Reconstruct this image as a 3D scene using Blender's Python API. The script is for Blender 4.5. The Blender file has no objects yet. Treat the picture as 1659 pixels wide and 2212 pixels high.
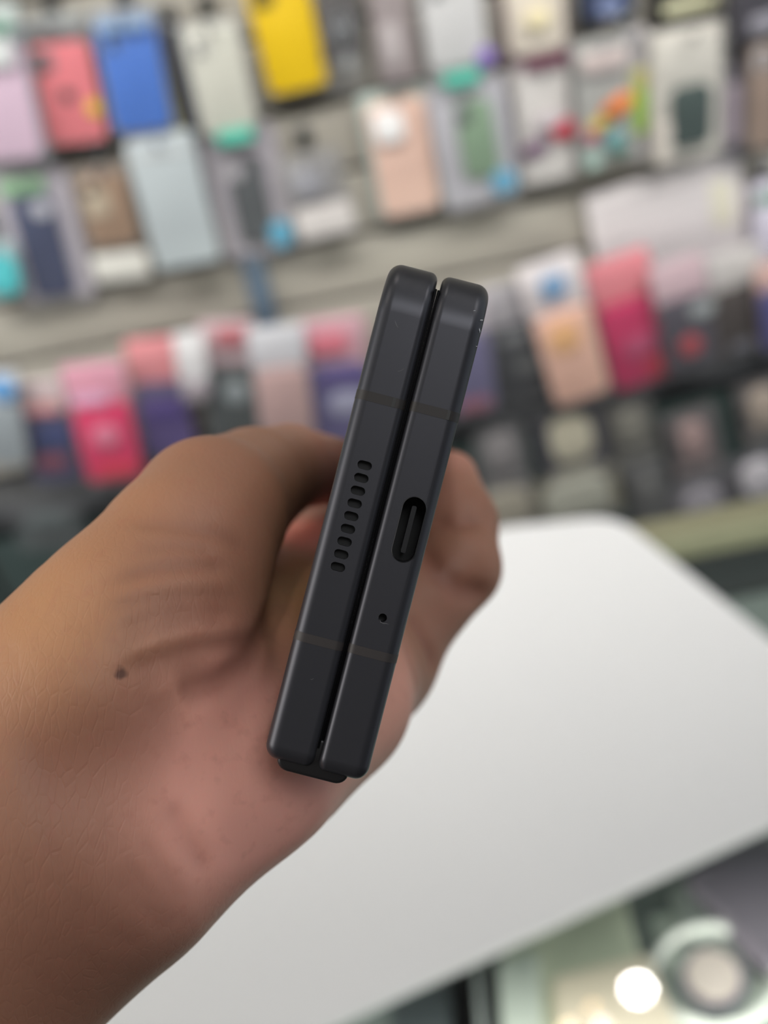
import bpy, bmesh, math, random
import numpy as np
from mathutils import Matrix, Vector
random.seed(4)
S = bpy.context.scene
COL = S.collection

# ------------------------------------------------------------------ camera
F = 2553.0; CX, CY = 829.5, 1106.0            # focal length in pixels of the 1659x2212 frame
PITCH, ROLL = math.radians(41.4), math.radians(11.5)
CAM = np.array([0.0, 0.0, 1.65])
FW = np.array([0.0, math.cos(PITCH), -math.sin(PITCH)])
_r0 = np.array([1.0, 0, 0]); _u0 = np.cross(_r0, FW)
RT = math.cos(ROLL)*_r0 - math.sin(ROLL)*_u0
UP = math.cos(ROLL)*_u0 + math.sin(ROLL)*_r0
cd = bpy.data.cameras.new('camera'); cam = bpy.data.objects.new('camera', cd); COL.objects.link(cam)
M = Matrix([[RT[i], UP[i], -FW[i], CAM[i]] for i in range(3)] + [[0, 0, 0, 1]])
cam.matrix_world = M
cd.sensor_fit = 'HORIZONTAL'; cd.sensor_width = 36; cd.lens = 36*F/1659
cd.clip_start = 0.01
cd.dof.use_dof = True; cd.dof.focus_distance = 0.152; cd.dof.aperture_fstop = cd.lens/3.5
S.camera = cam

# ------------------------------------------------------------------ world, lights, exposure
w = bpy.data.worlds.new('world'); S.world = w; w.use_nodes = True
w.node_tree.nodes['Background'].inputs[0].default_value = (0.84, 0.92, 1.0, 1)
w.node_tree.nodes['Background'].inputs[1].default_value = 0.52
def area(name, loc, target, sx, sy, power, color):
    d = bpy.data.lights.new(name, 'AREA'); d.shape = 'RECTANGLE'; d.size = sx; d.size_y = sy
    d.energy = power; d.color = color
    o = bpy.data.objects.new(name, d); COL.objects.link(o); o.location = loc
    o.rotation_euler = (Vector(target)-Vector(loc)).to_track_quat('-Z', 'Y').to_euler()
    return o
area('overhead_light', (-0.75, 0.55, 2.86), (-0.4, 0.3, 0.9), 0.6, 0.6, 2.2, (1.0, 0.92, 0.80))
area('overhead_light', (1.15, 0.5, 2.86), (0.3, 0.4, 0.9), 0.6, 0.6, 5.2, (1.0, 0.98, 0.96))
area('side_fill_light', (-1.6, 0.0, 2.1), (0.0, 0.2, 1.4), 1.0, 0.9, 14, (1.0, 0.95, 0.88))  # added fill from the open left side for the forearm, no window there
area('overhead_light', (0.45, -0.45, 2.86), (0.2, 0.3, 1.2), 0.7, 0.7, 7.0, (0.97, 0.98, 1.0))  # added fill that brightens the phone face and the palm
area('wall_fill_light', (0.1, -0.05, 2.80), (0.1, 1.5, 0.78), 2.8, 0.15, 12.2, (1.0, 0.985, 0.96)).data.spread = math.radians(50)  # added strip to brighten the slatwall, narrow spread spares the board
area('counter_led_light', (0.25, 0.172, 0.925), (0.25, 0.40, 0.80), 1.1, 0.02, 2.0, (1.0, 0.98, 0.92)).data.spread = math.radians(95)
S.view_settings.view_transform = 'Standard'; S.view_settings.look = 'None'
S.view_settings.exposure = 0.0; S.view_settings.gamma = 1.0
S.view_settings.use_curve_mapping = False
S.cycles.use_denoising = True
S.cycles.max_bounces = 8; S.cycles.transparent_max_bounces = 24
S.cycles.sample_clamp_indirect = 6

# ------------------------------------------------------------------ helpers
def P(x, y, z): return CAM + FW*z + RT*((x-CX)/F*z) - UP*((y-CY)/F*z)
def ray(x, y): return FW + RT*((x-CX)/F) - UP*((y-CY)/F)
def onz(x, y, Z):
    d = ray(x, y); return CAM + d*((Z-CAM[2])/d[2])
def ony(x, y, Y):
    d = ray(x, y); return CAM + d*(Y/d[1])
def lin(c):
    return tuple(((v/255)/12.92 if v/255 <= 0.04045 else ((v/255+0.055)/1.055)**2.4) for v in c)
_mats = {}
def mat(name, rgb, rough=0.5, metal=0.0, noise=0.06, nscale=30.0, coat=0.0, emit=0.0, bump=0.0, alpha=1.0, spec=0.5):
    key = (name, rgb, rough, metal, alpha)
    if key in _mats: return _mats[key]
    m = bpy.data.materials.new(name); m.use_nodes = True; nt = m.node_tree
    b = nt.nodes['Principled BSDF']
    c = lin(rgb)
    tc = nt.nodes.new('ShaderNodeTexCoord'); nz = nt.nodes.new('ShaderNodeTexNoise')
    nz.inputs['Scale'].default_value = nscale; nz.inputs['Detail'].default_value = 4
    nt.links.new(tc.outputs['Object'], nz.inputs['Vector'])
    mx = nt.nodes.new('ShaderNodeMix'); mx.data_type = 'RGBA'
    mx.inputs[6].default_value = tuple(v*(1-noise) for v in c)+(1,)
    mx.inputs[7].default_value = tuple(min(1, v*(1+noise)) for v in c)+(1,)
    nt.links.new(nz.outputs['Fac'], mx.inputs[0]); nt.links.new(mx.outputs[2], b.inputs['Base Color'])
    b.inputs['Roughness'].default_value = rough; b.inputs['Metallic'].default_value = metal
    b.inputs['Coat Weight'].default_value = coat; b.inputs['Coat Roughness'].default_value = 0.08
    b.inputs['Specular IOR Level'].default_value = spec
    if emit:
        b.inputs['Emission Color'].default_value = c+(1,); b.inputs['Emission Strength'].default_value = emit
    if alpha < 1: b.inputs['Alpha'].default_value = alpha
    if bump:
        bp = nt.nodes.new('ShaderNodeBump'); bp.inputs['Strength'].default_value = bump; bp.inputs['Distance'].default_value = 0.001
        nt.links.new(nz.outputs['Fac'], bp.inputs['Height']); nt.links.new(bp.outputs[0], b.inputs['Normal'])
    _mats[key] = m; return m
def front_fresnel(nt, ior, k=1.0):                           # mirror share of a thin clear sheet, outer faces only
    fr = nt.nodes.new('ShaderNodeFresnel'); fr.inputs[0].default_value = ior
    ge = nt.nodes.new('ShaderNodeNewGeometry'); a = nt.nodes.new('ShaderNodeMath'); a.operation = 'SUBTRACT'; a.inputs[0].default_value = k
    nt.links.new(ge.outputs['Backfacing'], a.inputs[1]); a.use_clamp = True
    m = nt.nodes.new('ShaderNodeMath'); m.operation = 'MULTIPLY'; nt.links.new(fr.outputs[0], m.inputs[0]); nt.links.new(a.outputs[0], m.inputs[1])
    return m
def film_mat():                                             # clear plastic: see-through with a glossy skin
    if 'film' in _mats: return _mats['film']
    m = bpy.data.materials.new('clear_plastic'); m.use_nodes = True; nt = m.node_tree
    nt.nodes.remove(nt.nodes['Principled BSDF']); out = nt.nodes['Material Output']
    tr = nt.nodes.new('ShaderNodeBsdfTransparent'); tr.inputs[0].default_value = (1, 1, 1, 1)
    gl = nt.nodes.new('ShaderNodeBsdfGlossy'); gl.inputs['Roughness'].default_value = 0.12
    df = nt.nodes.new('ShaderNodeBsdfDiffuse'); df.inputs[0].default_value = (0.8, 0.8, 0.82, 1)
    fr = front_fresnel(nt, 1.5)
    a = nt.nodes.new('ShaderNodeMixShader'); b = nt.nodes.new('ShaderNodeMixShader')
    a.inputs[0].default_value = 0.05
    nt.links.new(tr.outputs[0], a.inputs[1]); nt.links.new(df.outputs[0], a.inputs[2])
    nt.links.new(fr.outputs[0], b.inputs[0]); nt.links.new(a.outputs[0], b.inputs[1]); nt.links.new(gl.outputs[0], b.inputs[2])
    nt.links.new(b.outputs[0], out.inputs[0]); _mats['film'] = m; return m
def glass_mat():
    if 'glass' in _mats: return _mats['glass']
    m = bpy.data.materials.new('counter_glass'); m.use_nodes = True; nt = m.node_tree
    nt.nodes.remove(nt.nodes['Principled BSDF']); out = nt.nodes['Material Output']
    tr = nt.nodes.new('ShaderNodeBsdfTransparent'); tr.inputs[0].default_value = (0.95, 0.975, 0.96, 1)
    gl = nt.nodes.new('ShaderNodeBsdfGlossy'); gl.inputs['Roughness'].default_value = 0.01
    fr = front_fresnel(nt, 1.52)
    b = nt.nodes.new('ShaderNodeMixShader')
    nt.links.new(fr.outputs[0], b.inputs[0]); nt.links.new(tr.outputs[0], b.inputs[1]); nt.links.new(gl.outputs[0], b.inputs[2])
    nt.links.new(b.outputs[0], out.inputs[0]); _mats['glass'] = m; return m

def link(name, me, m, parent=None, matrix=None):
    o = bpy.data.objects.new(name, me); COL.objects.link(o)
    if m: me.materials.append(m)
    if parent: o.parent = parent
    if matrix is not None: o.matrix_local = matrix
    return o
def mesh_from(name, bm, smooth=True, ang=35):
    bmesh.ops.recalc_face_normals(bm, faces=bm.faces)
    me = bpy.data.meshes.new(name); bm.to_mesh(me); bm.free()
    if smooth:
        me.polygons.foreach_set('use_smooth', [True]*len(me.polygons)); me.set_sharp_from_angle(angle=math.radians(ang))
    return me
def add_box(bm, c, s, bev=0.0, seg=2):
    r = bmesh.ops.create_cube(bm, size=1.0); vs = r['verts']
    for v in vs: v.co = Vector((v.co.x*s[0]+c[0], v.co.y*s[1]+c[1], v.co.z*s[2]+c[2]))
    if bev:
        es = list({e for v in vs for e in v.link_edges})
        bmesh.ops.bevel(bm, geom=es, offset=bev, segments=seg, profile=0.5, affect='EDGES')
def box(name, c, s, m, parent=None, bev=0.0, matrix=None, seg=2):
    bm = bmesh.new(); add_box(bm, (0, 0, 0), s, bev, seg)
    o = link(name, mesh_from(name, bm), m, parent)
    o.matrix_local = (matrix or Matrix()) @ Matrix.Translation(c)
    return o
def round_outline(wd, ht, r, seg=5):
    r = max(1e-5, min(r, wd/2*0.999, ht/2*0.999)); pts = []
    for (sx, sy, a0) in ((1, 1, 0), (-1, 1, 90), (-1, -1, 180), (1, -1, 270)):
        for k in range(seg+1):
            a = math.radians(a0+90*k/seg)
            pts.append((sx*(wd/2-r)+r*math.cos(a), sy*(ht/2-r)+r*math.sin(a)))
    return pts
def add_prism(bm, pts, y0, y1, bev=0.0, seg=2):
    """outline in XZ, extruded along Y from y0 (back) to y1 (front)"""
    vs = [bm.verts.new((x, y0, z)) for x, z in pts]
    f = bm.faces.new(vs); r = bmesh.ops.extrude_face_region(bm, geom=[f])
    nv = [g for g in r['geom'] if isinstance(g, bmesh.types.BMVert)]
    for v in nv: v.co.y = y1
    if bev:
        es = [e for e in {e for v in nv for e in v.link_edges} if all(abs(v.co.y-y1) < 1e-9 for v in e.verts)]
        bmesh.ops.bevel(bm, geom=es, offset=bev, segments=seg, profile=0.5, affect='EDGES')
def plate(name, cx, cz, wd, ht, r, y0, y1, m, parent, bev=0.0, seg=5, bseg=2):
    bm = bmesh.new(); add_prism(bm, round_outline(wd, ht, r, seg), y0, y1, bev, bseg)
    o = link(name, mesh_from(name, bm), m, parent); o.location = (cx, 0, cz)
    return o
def tube(bm, pts, rad, n=8):
    rings = []
    pts = [Vector(p) for p in pts]
    for i, p in enumerate(pts):
        t = (pts[min(i+1, len(pts)-1)]-pts[max(i-1, 0)]).normalized()
        q = t.to_track_quat('Z', 'X'); r = rad[i] if isinstance(rad, (list, tuple)) else rad
        rings.append([bm.verts.new(p+q @ Vector((r*math.cos(2*math.pi*k/n), r*math.sin(2*math.pi*k/n), 0))) for k in range(n)])
    for a, b in zip(rings, rings[1:]):
        for k in range(n): bm.faces.new((a[k], a[(k+1) % n], b[(k+1) % n], b[k]))
    bm.faces.new(rings[0]); bm.faces.new(rings[-1])
def tag(o, label=None, cat=None, group=None, kind=None):
    if label: o['label'] = label
    if cat: o['category'] = cat
    if group: o['group'] = group
    if kind: o['kind'] = kind
    return o
def empty(name, loc=(0, 0, 0), matrix=None):
    o = bpy.data.objects.new(name, None); o.empty_display_size = 0.02; COL.objects.link(o)
    if matrix is not None: o.matrix_world = matrix
    else: o.location = loc
    return o

# ------------------------------------------------------------------ the setting
WALL_Y = 1.50
def slab(name, c, s, m, **k):
    o = box(name, c, s, m, **k); o['kind'] = 'structure'; return o
wall = slab('wall_back', (0.1, WALL_Y+0.075, 1.45), (3.6, 0.05, 2.9), mat('wall_backing', (70, 68, 64), 0.8))
floor = slab('floor', (0.1, 0.0, -0.02), (3.6, 3.2, 0.04), mat('floor_tile', (96, 98, 98), 0.5, nscale=6))
ceil_ = slab('ceiling', (0.1, 0.0, 2.97), (3.6, 3.2, 0.06), mat('ceiling_paint', (225, 226, 224), 0.8))
slab('wall_front', (0.1, -1.0, 1.45), (3.6, 0.05, 2.9), mat('front_wall_paint', (92, 88, 86), 0.8))  # unseen dark wall, added to keep light behind the camera off the hand
# slatwall: horizontal slats with a groove between each two
slat_m = mat('slat_laminate', (166, 161, 150), 0.45, nscale=4, noise=0.05)
slat_me = None
zz = 0.545
while zz < 2.2:
    if slat_me is None:
        o = box('slat', (0, 0, 0), (3.6, 0.018, 0.085), slat_m, wall, bev=0.003); slat_me = o.data
    else:
        o = bpy.data.objects.new('slat', slat_me); COL.objects.link(o); o.parent = wall
    o.location = Vector((0.0, WALL_Y+0.018-(WALL_Y+0.075)+0.012, zz+0.0425-1.45))
    zz += 0.098

# base cabinet of the wall with dark doors, and the ledge on top of it
cab = empty('wall_cabinet', (0.1, WALL_Y, 0))
tag(cab, 'long dark grey base cabinet under the slatwall with small packs hung on its face', 'cabinet')
box('body', (0, 0.02, 0.25), (3.5, 0.05, 0.5), mat('cabinet_dark', (66, 68, 66), 0.5, nscale=5, noise=0.2), cab)
box('plinth', (0, -0.05, 0.04), (3.5, 0.12, 0.08), mat('cabinet_plinth', (40, 44, 46), 0.6), cab, bev=0.003)
box('ledge', (0, -0.015, 0.517), (3.5, 0.07, 0.045), mat('ledge_dark', (72, 73, 75), 0.35), cab, bev=0.004)
for k in range(7):
    box('door_panel', (-1.5+k*0.5, -0.012, 0.27), (0.485, 0.014, 0.36), mat('door_teal', (60, 72, 70), 0.35, nscale=3, noise=0.15), cab, bev=0.003)

# ------------------------------------------------------------------ packages on the wall
CHROME = mat('chrome', (190, 192, 196), 0.18, 1.0)
def hook(top, yfront, what):
    """a chrome display hook reaching from the slatwall to the pack's top"""
    bm = bmesh.new()
    x, z = top
    tube(bm, [(x, WALL_Y+0.008, z), (x, yfront-0.02, z), (x, yfront-0.035, z+0.004), (x, yfront-0.04, z+0.014)], 0.0028, 8)
    add_box(bm, (x, WALL_Y+0.008, z+0.008), (0.02, 0.004, 0.03), 0.001)
    o = link('display_hook', mesh_from('display_hook', bm), CHROME)
    tag(o, 'chrome hook above the '+' '.join(what.split(',')[0].split()[:11]), 'hook', 'display hooks of the slatwall')
    return o
PARITY = [0]
def pack(name, label, cat, x1, y1, x2, y2, wpx, parts, yoff=0.012, group=None, hk=True):
    """(x1,y1) top centre and (x2,y2) bottom centre as seen; parts: name,u,v,w,h,y0,y1,rgb,radius,opts with u,v in pack widths/heights"""
    if hk:
        PARITY[0] ^= 1; yoff += 0.031*PARITY[0]
    Y = WALL_Y-yoff
    a, b = ony(x1, y1, Y), ony(x2, y2, Y)
    zc = ((a+b)/2-CAM)@FW
    wd = wpx*zc/F*1.0; ht = float(np.linalg.norm(a-b))
    ax = Vector(a-b).normalized()                     # the pack's own up, in the wall plane
    xv = Vector((ax.z, 0, -ax.x))
    Mx = Matrix([[xv.x, 0, ax.x, a[0]], [xv.y, 1, 0, Y], [xv.z, 0, ax.z, a[2]], [0, 0, 0, 1]])
    root = empty(name, matrix=Mx); tag(root, label, cat, group)
    last = None
    for p in parts:
        pn, u, v, pw, ph, y0, y1_, rgb, rad = p[:9]; op = p[9] if len(p) > 9 else {}
        mm = film_mat() if rgb is None else mat(pn, rgb, op.get('rough', 0.4), op.get('metal', 0), coat=op.get('coat', 0.0), nscale=60, noise=0.05)
        par = root
        bm = bmesh.new()
        if rgb is None:                                 # hollow clear blister
            add_prism(bm, round_outline(pw*wd, ph*ht, rad, 4), y0, y1_, 0.004, 2)
        else:
            add_prism(bm, round_outline(pw*wd, ph*ht, rad, 5), y0, y1_, min(0.0015, abs(y1_-y0)*0.3), 2)
        for v_ in bm.verts: v_.co.y = -v_.co.y          # front towards the shopper
        o = link(pn, mesh_from(pn, bm), mm)
        pos = Vector((u*wd, 0, -v*ht))
        if op.get('sub') and last is not None:
            o.parent = last[0]; o.location = pos-last[1]
        else:
            o.parent = root; o.location = pos; last = (o, pos)
        if op.get('rot'): o.rotation_euler.y = op['rot']
        if op.get('label'): o['label'] = op['label']
    if hk is True: hook((a[0]-ax.x*0.008, a[2]-0.008), Y, label)
    return root
T = 0.008
def case_parts(rgb, w=0.86, h=0.86, v=0.54, cam=(40, 44, 46), lens=2, film=True, cu=-0.22, card=None, header=None, y=0.006):
    L = []
    if card: L.append(('backing_card', 0, 0.5, 1.0, 1.0, 0, 0.003, card, 0.006))
    L.append(('phone_case', 0, v, w, h, y, y+0.011, rgb, 0.012, {'rough': 0.35}))
    if lens:
        L.append(('camera_cutout', cu*w/0.86, v-h*0.36, 0.34*w, 0.2*h, y+0.0105, y+0.0135, cam, 0.006, {'sub': 1}))
        for k in range(lens):
            L.append(('lens', cu*w/0.86, v-h*0.40+k*0.085*h, 0.13*w, 0.065*h, y+0.013, y+0.0155, (22, 24, 28), 0.02, {'sub': 1, 'rough': 0.1}))
    if header: L.append(('header_card', 0, 0.06, 0.96, 0.12, y, y+0.004, header, 0.003))
    if film: L.append(('blister', 0, 0.5, 1.0, 1.0, 0.001, y+0.022, None, 0.008))
    return L
def stick(u, v, w_, h_, rgb, rad=0.004, y=0.018, lab=None, nm='sticker', rot=0):
    d = {'rough': 0.4, 'rot': rot}
    if lab: d['label'] = lab
    return (nm, u, v, w_, h_, y, y+0.0015, rgb, rad, d)
OUT = 0.029

# --- top row, left part
pack('phone_case_pack', 'pale pink phone case in clear blister, left of the coral pink one', 'case', -42, 10, 40, 350, 150,
     case_parts((214, 186, 204), card=(170, 176, 178), v=0.58, h=0.72, header=(205, 215, 210)) + [stick(-0.02, 0.22, 0.7, 0.2, (222, 226, 224), y=OUT), stick(0.25, 0.1, 0.3, 0.1, (110, 150, 132), y=OUT)])
pack('phone_case_pack', 'coral pink phone case with black ring spot and small yellow sticker', 'case', 108, 30, 172, 298, 142,
     case_parts((226, 122, 128), v=0.6, h=0.79, w=0.94, card=(120, 118, 118), cam=(150, 120, 125), header=(160, 165, 163)) +
     [('ring_hole', 0.0, 0.6, 0.21, 0.11, 0.0165, 0.0185, (62, 48, 48), 0.03), stick(0.36, 0.72, 0.22, 0.14, (226, 186, 40), 0.01)])
pack('phone_case_pack', 'bright blue phone case in glossy film beside the coral pink case', 'case', 262, 18, 314, 275, 134,
     case_parts((62, 112, 196), v=0.53, h=0.9, w=0.94, card=(150, 158, 165), cam=(88, 130, 200)) + [stick(0, 0.07, 0.8, 0.07, (140, 168, 200), y=OUT)])
pack('accessory_box', 'narrow dark box with a thin yellow edge between blue case and cream pack', 'box', 362, 50, 412, 262, 58,
     [('carton', 0, 0.5, 1.0, 1.0, 0, 0.03, (62, 62, 68), 0.002), ('edge_stripe', -0.42, 0.5, 0.14, 1.0, 0.0295, 0.031, (168, 160, 92), 0.001)])
pack('phone_case_pack', 'cream white phone case pack with teal foot tag beside the narrow dark box', 'case', 448, 44, 502, 282, 128,
     case_parts((200, 199, 186), v=0.5, h=0.93, w=0.9, card=(186, 186, 180), cam=(206, 205, 196), lens=2, header=(172, 172, 166)) +
     [stick(0.05, 0.965, 0.62, 0.13, (84, 186, 162), y=OUT)])
pack('phone_case_pack', 'plain yellow phone case in the top row above the bare slatwall', 'case', 588, -60, 646, 184, 138,
     case_parts((228, 190, 36), v=0.5, h=1.0, w=0.96, card=None, cam=(150, 130, 60), lens=2, film=False))
pack('cable_pack', 'clear pouch of silver cables hung right of the yellow case', 'cable', 722, -60, 748, 190, 92,
     [('backing_card', 0, 0.3, 1, 0.9, 0, 0.002, (84, 80, 78), 0.004), ('cable_coil', 0, 0.45, 0.6, 0.32, 0.004, 0.012, (150, 152, 156), 0.03, {'metal': 0.8, 'rough': 0.2}),
      ('plug', 0.1, 0.75, 0.22, 0.16, 0.004, 0.014, (205, 210, 212), 0.006, {'metal': 0.6, 'rough': 0.15}), ('blister', 0, 0.5, 1, 1, 0.001, 0.026, None, 0.01)])
pack('accessory_box', 'mauve grey carton in the top row between silver cables and white pack', 'box', 826, -70, 858, 158, 84,
     [('carton', 0, 0.5, 1.0, 1.0, 0, 0.03, (150, 140, 140), 0.003), ('window_card', -0.1, 0.62, 0.5, 0.4, 0.0295, 0.031, (176, 168, 168), 0.01)])
pack('phone_case_pack', 'white phone case pack with teal foot tag and violet dot in the top row', 'case', 962, -70, 992, 165, 134,
     case_parts((204, 203, 202), v=0.43, h=0.86, w=0.94, card=(184, 182, 182), cam=(190, 190, 190), lens=2) +
     [stick(-0.02, 0.93, 0.62, 0.14, (84, 182, 160), y=OUT), stick(0.42, 0.78, 0.3, 0.18, (134, 112, 184), 0.03, y=OUT)])
pack('phone_case_pack', 'cream phone case with a round emblem above a dark plum strip in top row', 'case', 1142, -90, 1160, 128, 138,
     case_parts((224, 214, 198), v=0.44, h=0.88, w=0.9, card=(150, 118, 132), cam=(206, 196, 176), lens=0) +
     [stick(0, 0.5, 0.4, 0.2, (232, 220, 180), 0.03, y=OUT), stick(0.1, 0.95, 0.8, 0.1, (112, 56, 80), y=OUT)])
pack('phone_case_pack', 'navy phone case with pale blue print cut off by the top frame edge', 'case', 1302, -120, 1310, 34, 130,
     case_parts((58, 66, 92), card=(60, 66, 70), lens=0, film=False) + [stick(0, 0.8, 0.4, 0.3, (120, 132, 166), 0.02)])
pack('phone_case_pack', 'black phone case with pale yellow corner cut off by the top frame edge', 'case', 1478, -140, 1480, 52, 150,
     case_parts((40, 38, 42), card=(30, 30, 34), lens=0, film=False, h=0.95, v=0.5) + [stick(0, 0.72, 0.8, 0.14, (206, 204, 170), 0.01)])
pack('accessory_box', 'dark speckled pack in the top right corner of the wall', 'box', 1628, -90, 1626, 62, 128,
     [('carton', 0, 0.5, 1, 1, 0, 0.03, (70, 68, 74), 0.003), ('window_card', 0.1, 0.8, 0.6, 0.25, 0.0295, 0.031, (140, 138, 146), 0.004)])
# --- second row, left part
pack('phone_case_pack', 'navy phone case in lilac framed pack with pale green label, lowest at the far left', 'case', 58, 368, 132, 640, 158,
     [('backing_card', 0, 0.5, 1, 1, 0, 0.006, (178, 172, 180), 0.006), ('phone_case', -0.03, 0.56, 0.56, 0.78, 0.007, 0.018, (50, 58, 88), 0.012),
      ('camera_cutout', 0.08, 0.25, 0.26, 0.13, 0.0175, 0.02, (176, 176, 184), 0.01, {'sub': 1}),
      stick(-0.1, 0.07, 0.6, 0.11, (146, 190, 146)), ('blister', 0, 0.5, 1, 1, 0.001, OUT, None, 0.008)])
pack('accessory_pack', 'aqua blue round pack at the left frame edge below the pale pink case', 'accessory', -20, 520, 12, 640, 95,
     [('backing_card', 0, 0.5, 1, 1, 0, 0.004, (160, 176, 178), 0.01), ('puck', 0.1, 0.55, 0.75, 0.7, 0.004, 0.018, (84, 182, 186), 0.03)])
pack('phone_case_pack', 'brown and cream phone case with white foot label left of the plain grey blue pack', 'case', 212, 355, 268, 585, 124,
     case_parts((150, 122, 98), v=0.38, h=0.62, w=0.82, card=(128, 118, 108), cam=(176, 160, 138), header=None) +
     [stick(-0.15, 0.28, 0.42, 0.25, (186, 170, 146)), stick(0.02, 0.85, 0.96, 0.26, (208, 206, 198), y=OUT)])
pack('phone_case_pack', 'plain pale grey blue pack in the second row, right of the brown and cream case', 'case', 340, 288, 410, 556, 142,
     [('carton', 0, 0.5, 1, 1, 0, 0.022, (178, 186, 188), 0.008), ('label_strip', 0, 0.1, 0.8, 0.05, 0.0215, 0.023, (190, 194, 194), 0.002)])
pack('phone_case_pack', 'charcoal phone case in lilac grey framed pack with blue corner sticker', 'case', 508, 276, 566, 540, 156,
     [('backing_card', 0, 0.5, 1, 1, 0, 0.006, (178, 172, 178), 0.006), ('phone_case', 0.0, 0.55, 0.5, 0.68, 0.007, 0.018, (74, 78, 80), 0.012),
      ('camera_cutout', -0.13, 0.27, 0.26, 0.15, 0.0175, 0.02, (176, 172, 176), 0.01, {'sub': 1}),
      stick(0.32, 0.84, 0.3, 0.22, (84, 162, 192), 0.012), ('blister', 0, 0.5, 1, 1, 0.001, OUT, None, 0.008)])
pack('accessory_pack', 'clear pouch with white foot label hung beside the lilac framed charcoal case', 'accessory', 662, 330, 706, 498, 128,
     [('backing_card', 0, 0.5, 1, 1, 0, 0.003, (138, 136, 134), 0.004), ('charger_plug', -0.1, 0.3, 0.5, 0.3, 0.003, 0.02, (150, 150, 156), 0.01),
      stick(0.02, 0.78, 0.98, 0.4, (206, 200, 196), 0.006), ('blister', 0, 0.45, 1, 0.9, 0.001, OUT, None, 0.01)])
# --- second row, right part
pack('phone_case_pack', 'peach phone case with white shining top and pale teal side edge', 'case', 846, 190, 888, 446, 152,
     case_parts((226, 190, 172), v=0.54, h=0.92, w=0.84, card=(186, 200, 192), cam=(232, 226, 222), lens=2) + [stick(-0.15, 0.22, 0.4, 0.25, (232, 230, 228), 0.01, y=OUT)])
pack('phone_case_pack', 'sage green phone case in grey lilac framed pack with round blue sticker', 'case', 1000, 176, 1042, 430, 166,
     [('backing_card', 0, 0.5, 1, 1, 0, 0.006, (176, 174, 180), 0.006), ('phone_case', 0.05, 0.45, 0.46, 0.62, 0.007, 0.018, (122, 148, 120), 0.012),
      ('camera_cutout', -0.08, 0.22, 0.17, 0.14, 0.0175, 0.02, (66, 74, 72), 0.008, {'sub': 1}),
      stick(0.3, 0.84, 0.34, 0.22, (88, 150, 180), 0.03), ('blister', 0, 0.5, 1, 1, 0.001, OUT, None, 0.008)])
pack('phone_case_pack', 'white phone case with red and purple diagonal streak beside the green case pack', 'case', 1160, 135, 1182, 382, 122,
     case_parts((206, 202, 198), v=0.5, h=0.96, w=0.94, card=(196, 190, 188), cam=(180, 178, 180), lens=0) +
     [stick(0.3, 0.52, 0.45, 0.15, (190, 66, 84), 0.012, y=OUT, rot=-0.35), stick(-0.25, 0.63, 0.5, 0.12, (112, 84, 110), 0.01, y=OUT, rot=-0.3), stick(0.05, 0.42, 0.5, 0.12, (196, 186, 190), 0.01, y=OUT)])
pack('phone_case_pack', 'clear phone case with orange, yellow, green and blue splashes', 'case', 1290, 78, 1306, 342, 124,
     case_parts((160, 160, 156), v=0.5, h=0.96, w=0.92, card=(150, 150, 146), cam=(190, 190, 192), lens=0) +
     [stick(0.18, 0.5, 0.6, 0.14, (218, 126, 66), 0.02, y=OUT, rot=-0.5, nm='splash'), stick(-0.1, 0.6, 0.5, 0.1, (206, 178, 84), 0.02, y=OUT, rot=-0.4, nm='splash'),
      stick(-0.3, 0.7, 0.25, 0.1, (190, 110, 130), 0.02, y=OUT, nm='splash'), stick(0.1, 0.76, 0.36, 0.16, (112, 158, 160), 0.03, y=OUT, nm='splash'),
      stick(0.2, 0.87, 0.4, 0.07, (84, 118, 104), 0.02, y=OUT, nm='splash'), stick(-0.3, 0.9, 0.32, 0.16, (158, 182, 172), 0.03, y=OUT, nm='splash'),
      stick(0, 0.12, 0.8, 0.16, (196, 182, 178), 0.01, y=OUT, nm='header_card')])
pack('accessory_pack', 'narrow pack with a lime green band beside the colour splashed case', 'accessory', 1364, 60, 1378, 330, 58,
     [('carton', 0, 0.5, 1, 1, 0, 0.02, (176, 172, 172), 0.004), ('lime_band', 0, 0.6, 0.96, 0.36, 0.0195, 0.021, (168, 204, 96), 0.006), ('top_band', 0, 0.35, 0.9, 0.16, 0.0195, 0.021, (196, 190, 120), 0.006)])
pack('phone_case_pack', 'dark green phone case in cream framed pack in the second row at right', 'case', 1480, 56, 1478, 338, 158,
     [('backing_card', 0, 0.5, 1, 1, 0, 0.006, (198, 194, 184), 0.006), ('header_card', 0.0, 0.2, 0.84, 0.34, 0.006, 0.009, (206, 202, 192), 0.006),
      ('phone_case', 0.05, 0.65, 0.56, 0.46, 0.007, 0.018, (46, 64, 60), 0.012), stick(-0.36, 0.8, 0.22, 0.34, (206, 198, 188), 0.006), ('blister', 0, 0.5, 1, 1, 0.001, OUT, None, 0.008)])
pack('accessory_pack', 'narrow mauve and charcoal pack between the dark green case and the brown one', 'accessory', 1580, 66, 1576, 322, 66,
     [('carton', 0, 0.5, 1, 1, 0, 0.022, (92, 88, 96), 0.004), ('mauve_band', -0.05, 0.62, 0.5, 0.5, 0.0215, 0.023, (158, 146, 156), 0.006)])
pack('phone_case_pack', 'brown grey phone case at the right frame edge of the second row', 'case', 1664, 70, 1658, 312, 112,
     case_parts((140, 120, 106), v=0.5, h=0.94, w=0.92, card=(150, 146, 144), cam=(170, 164, 164), lens=2))
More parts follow.
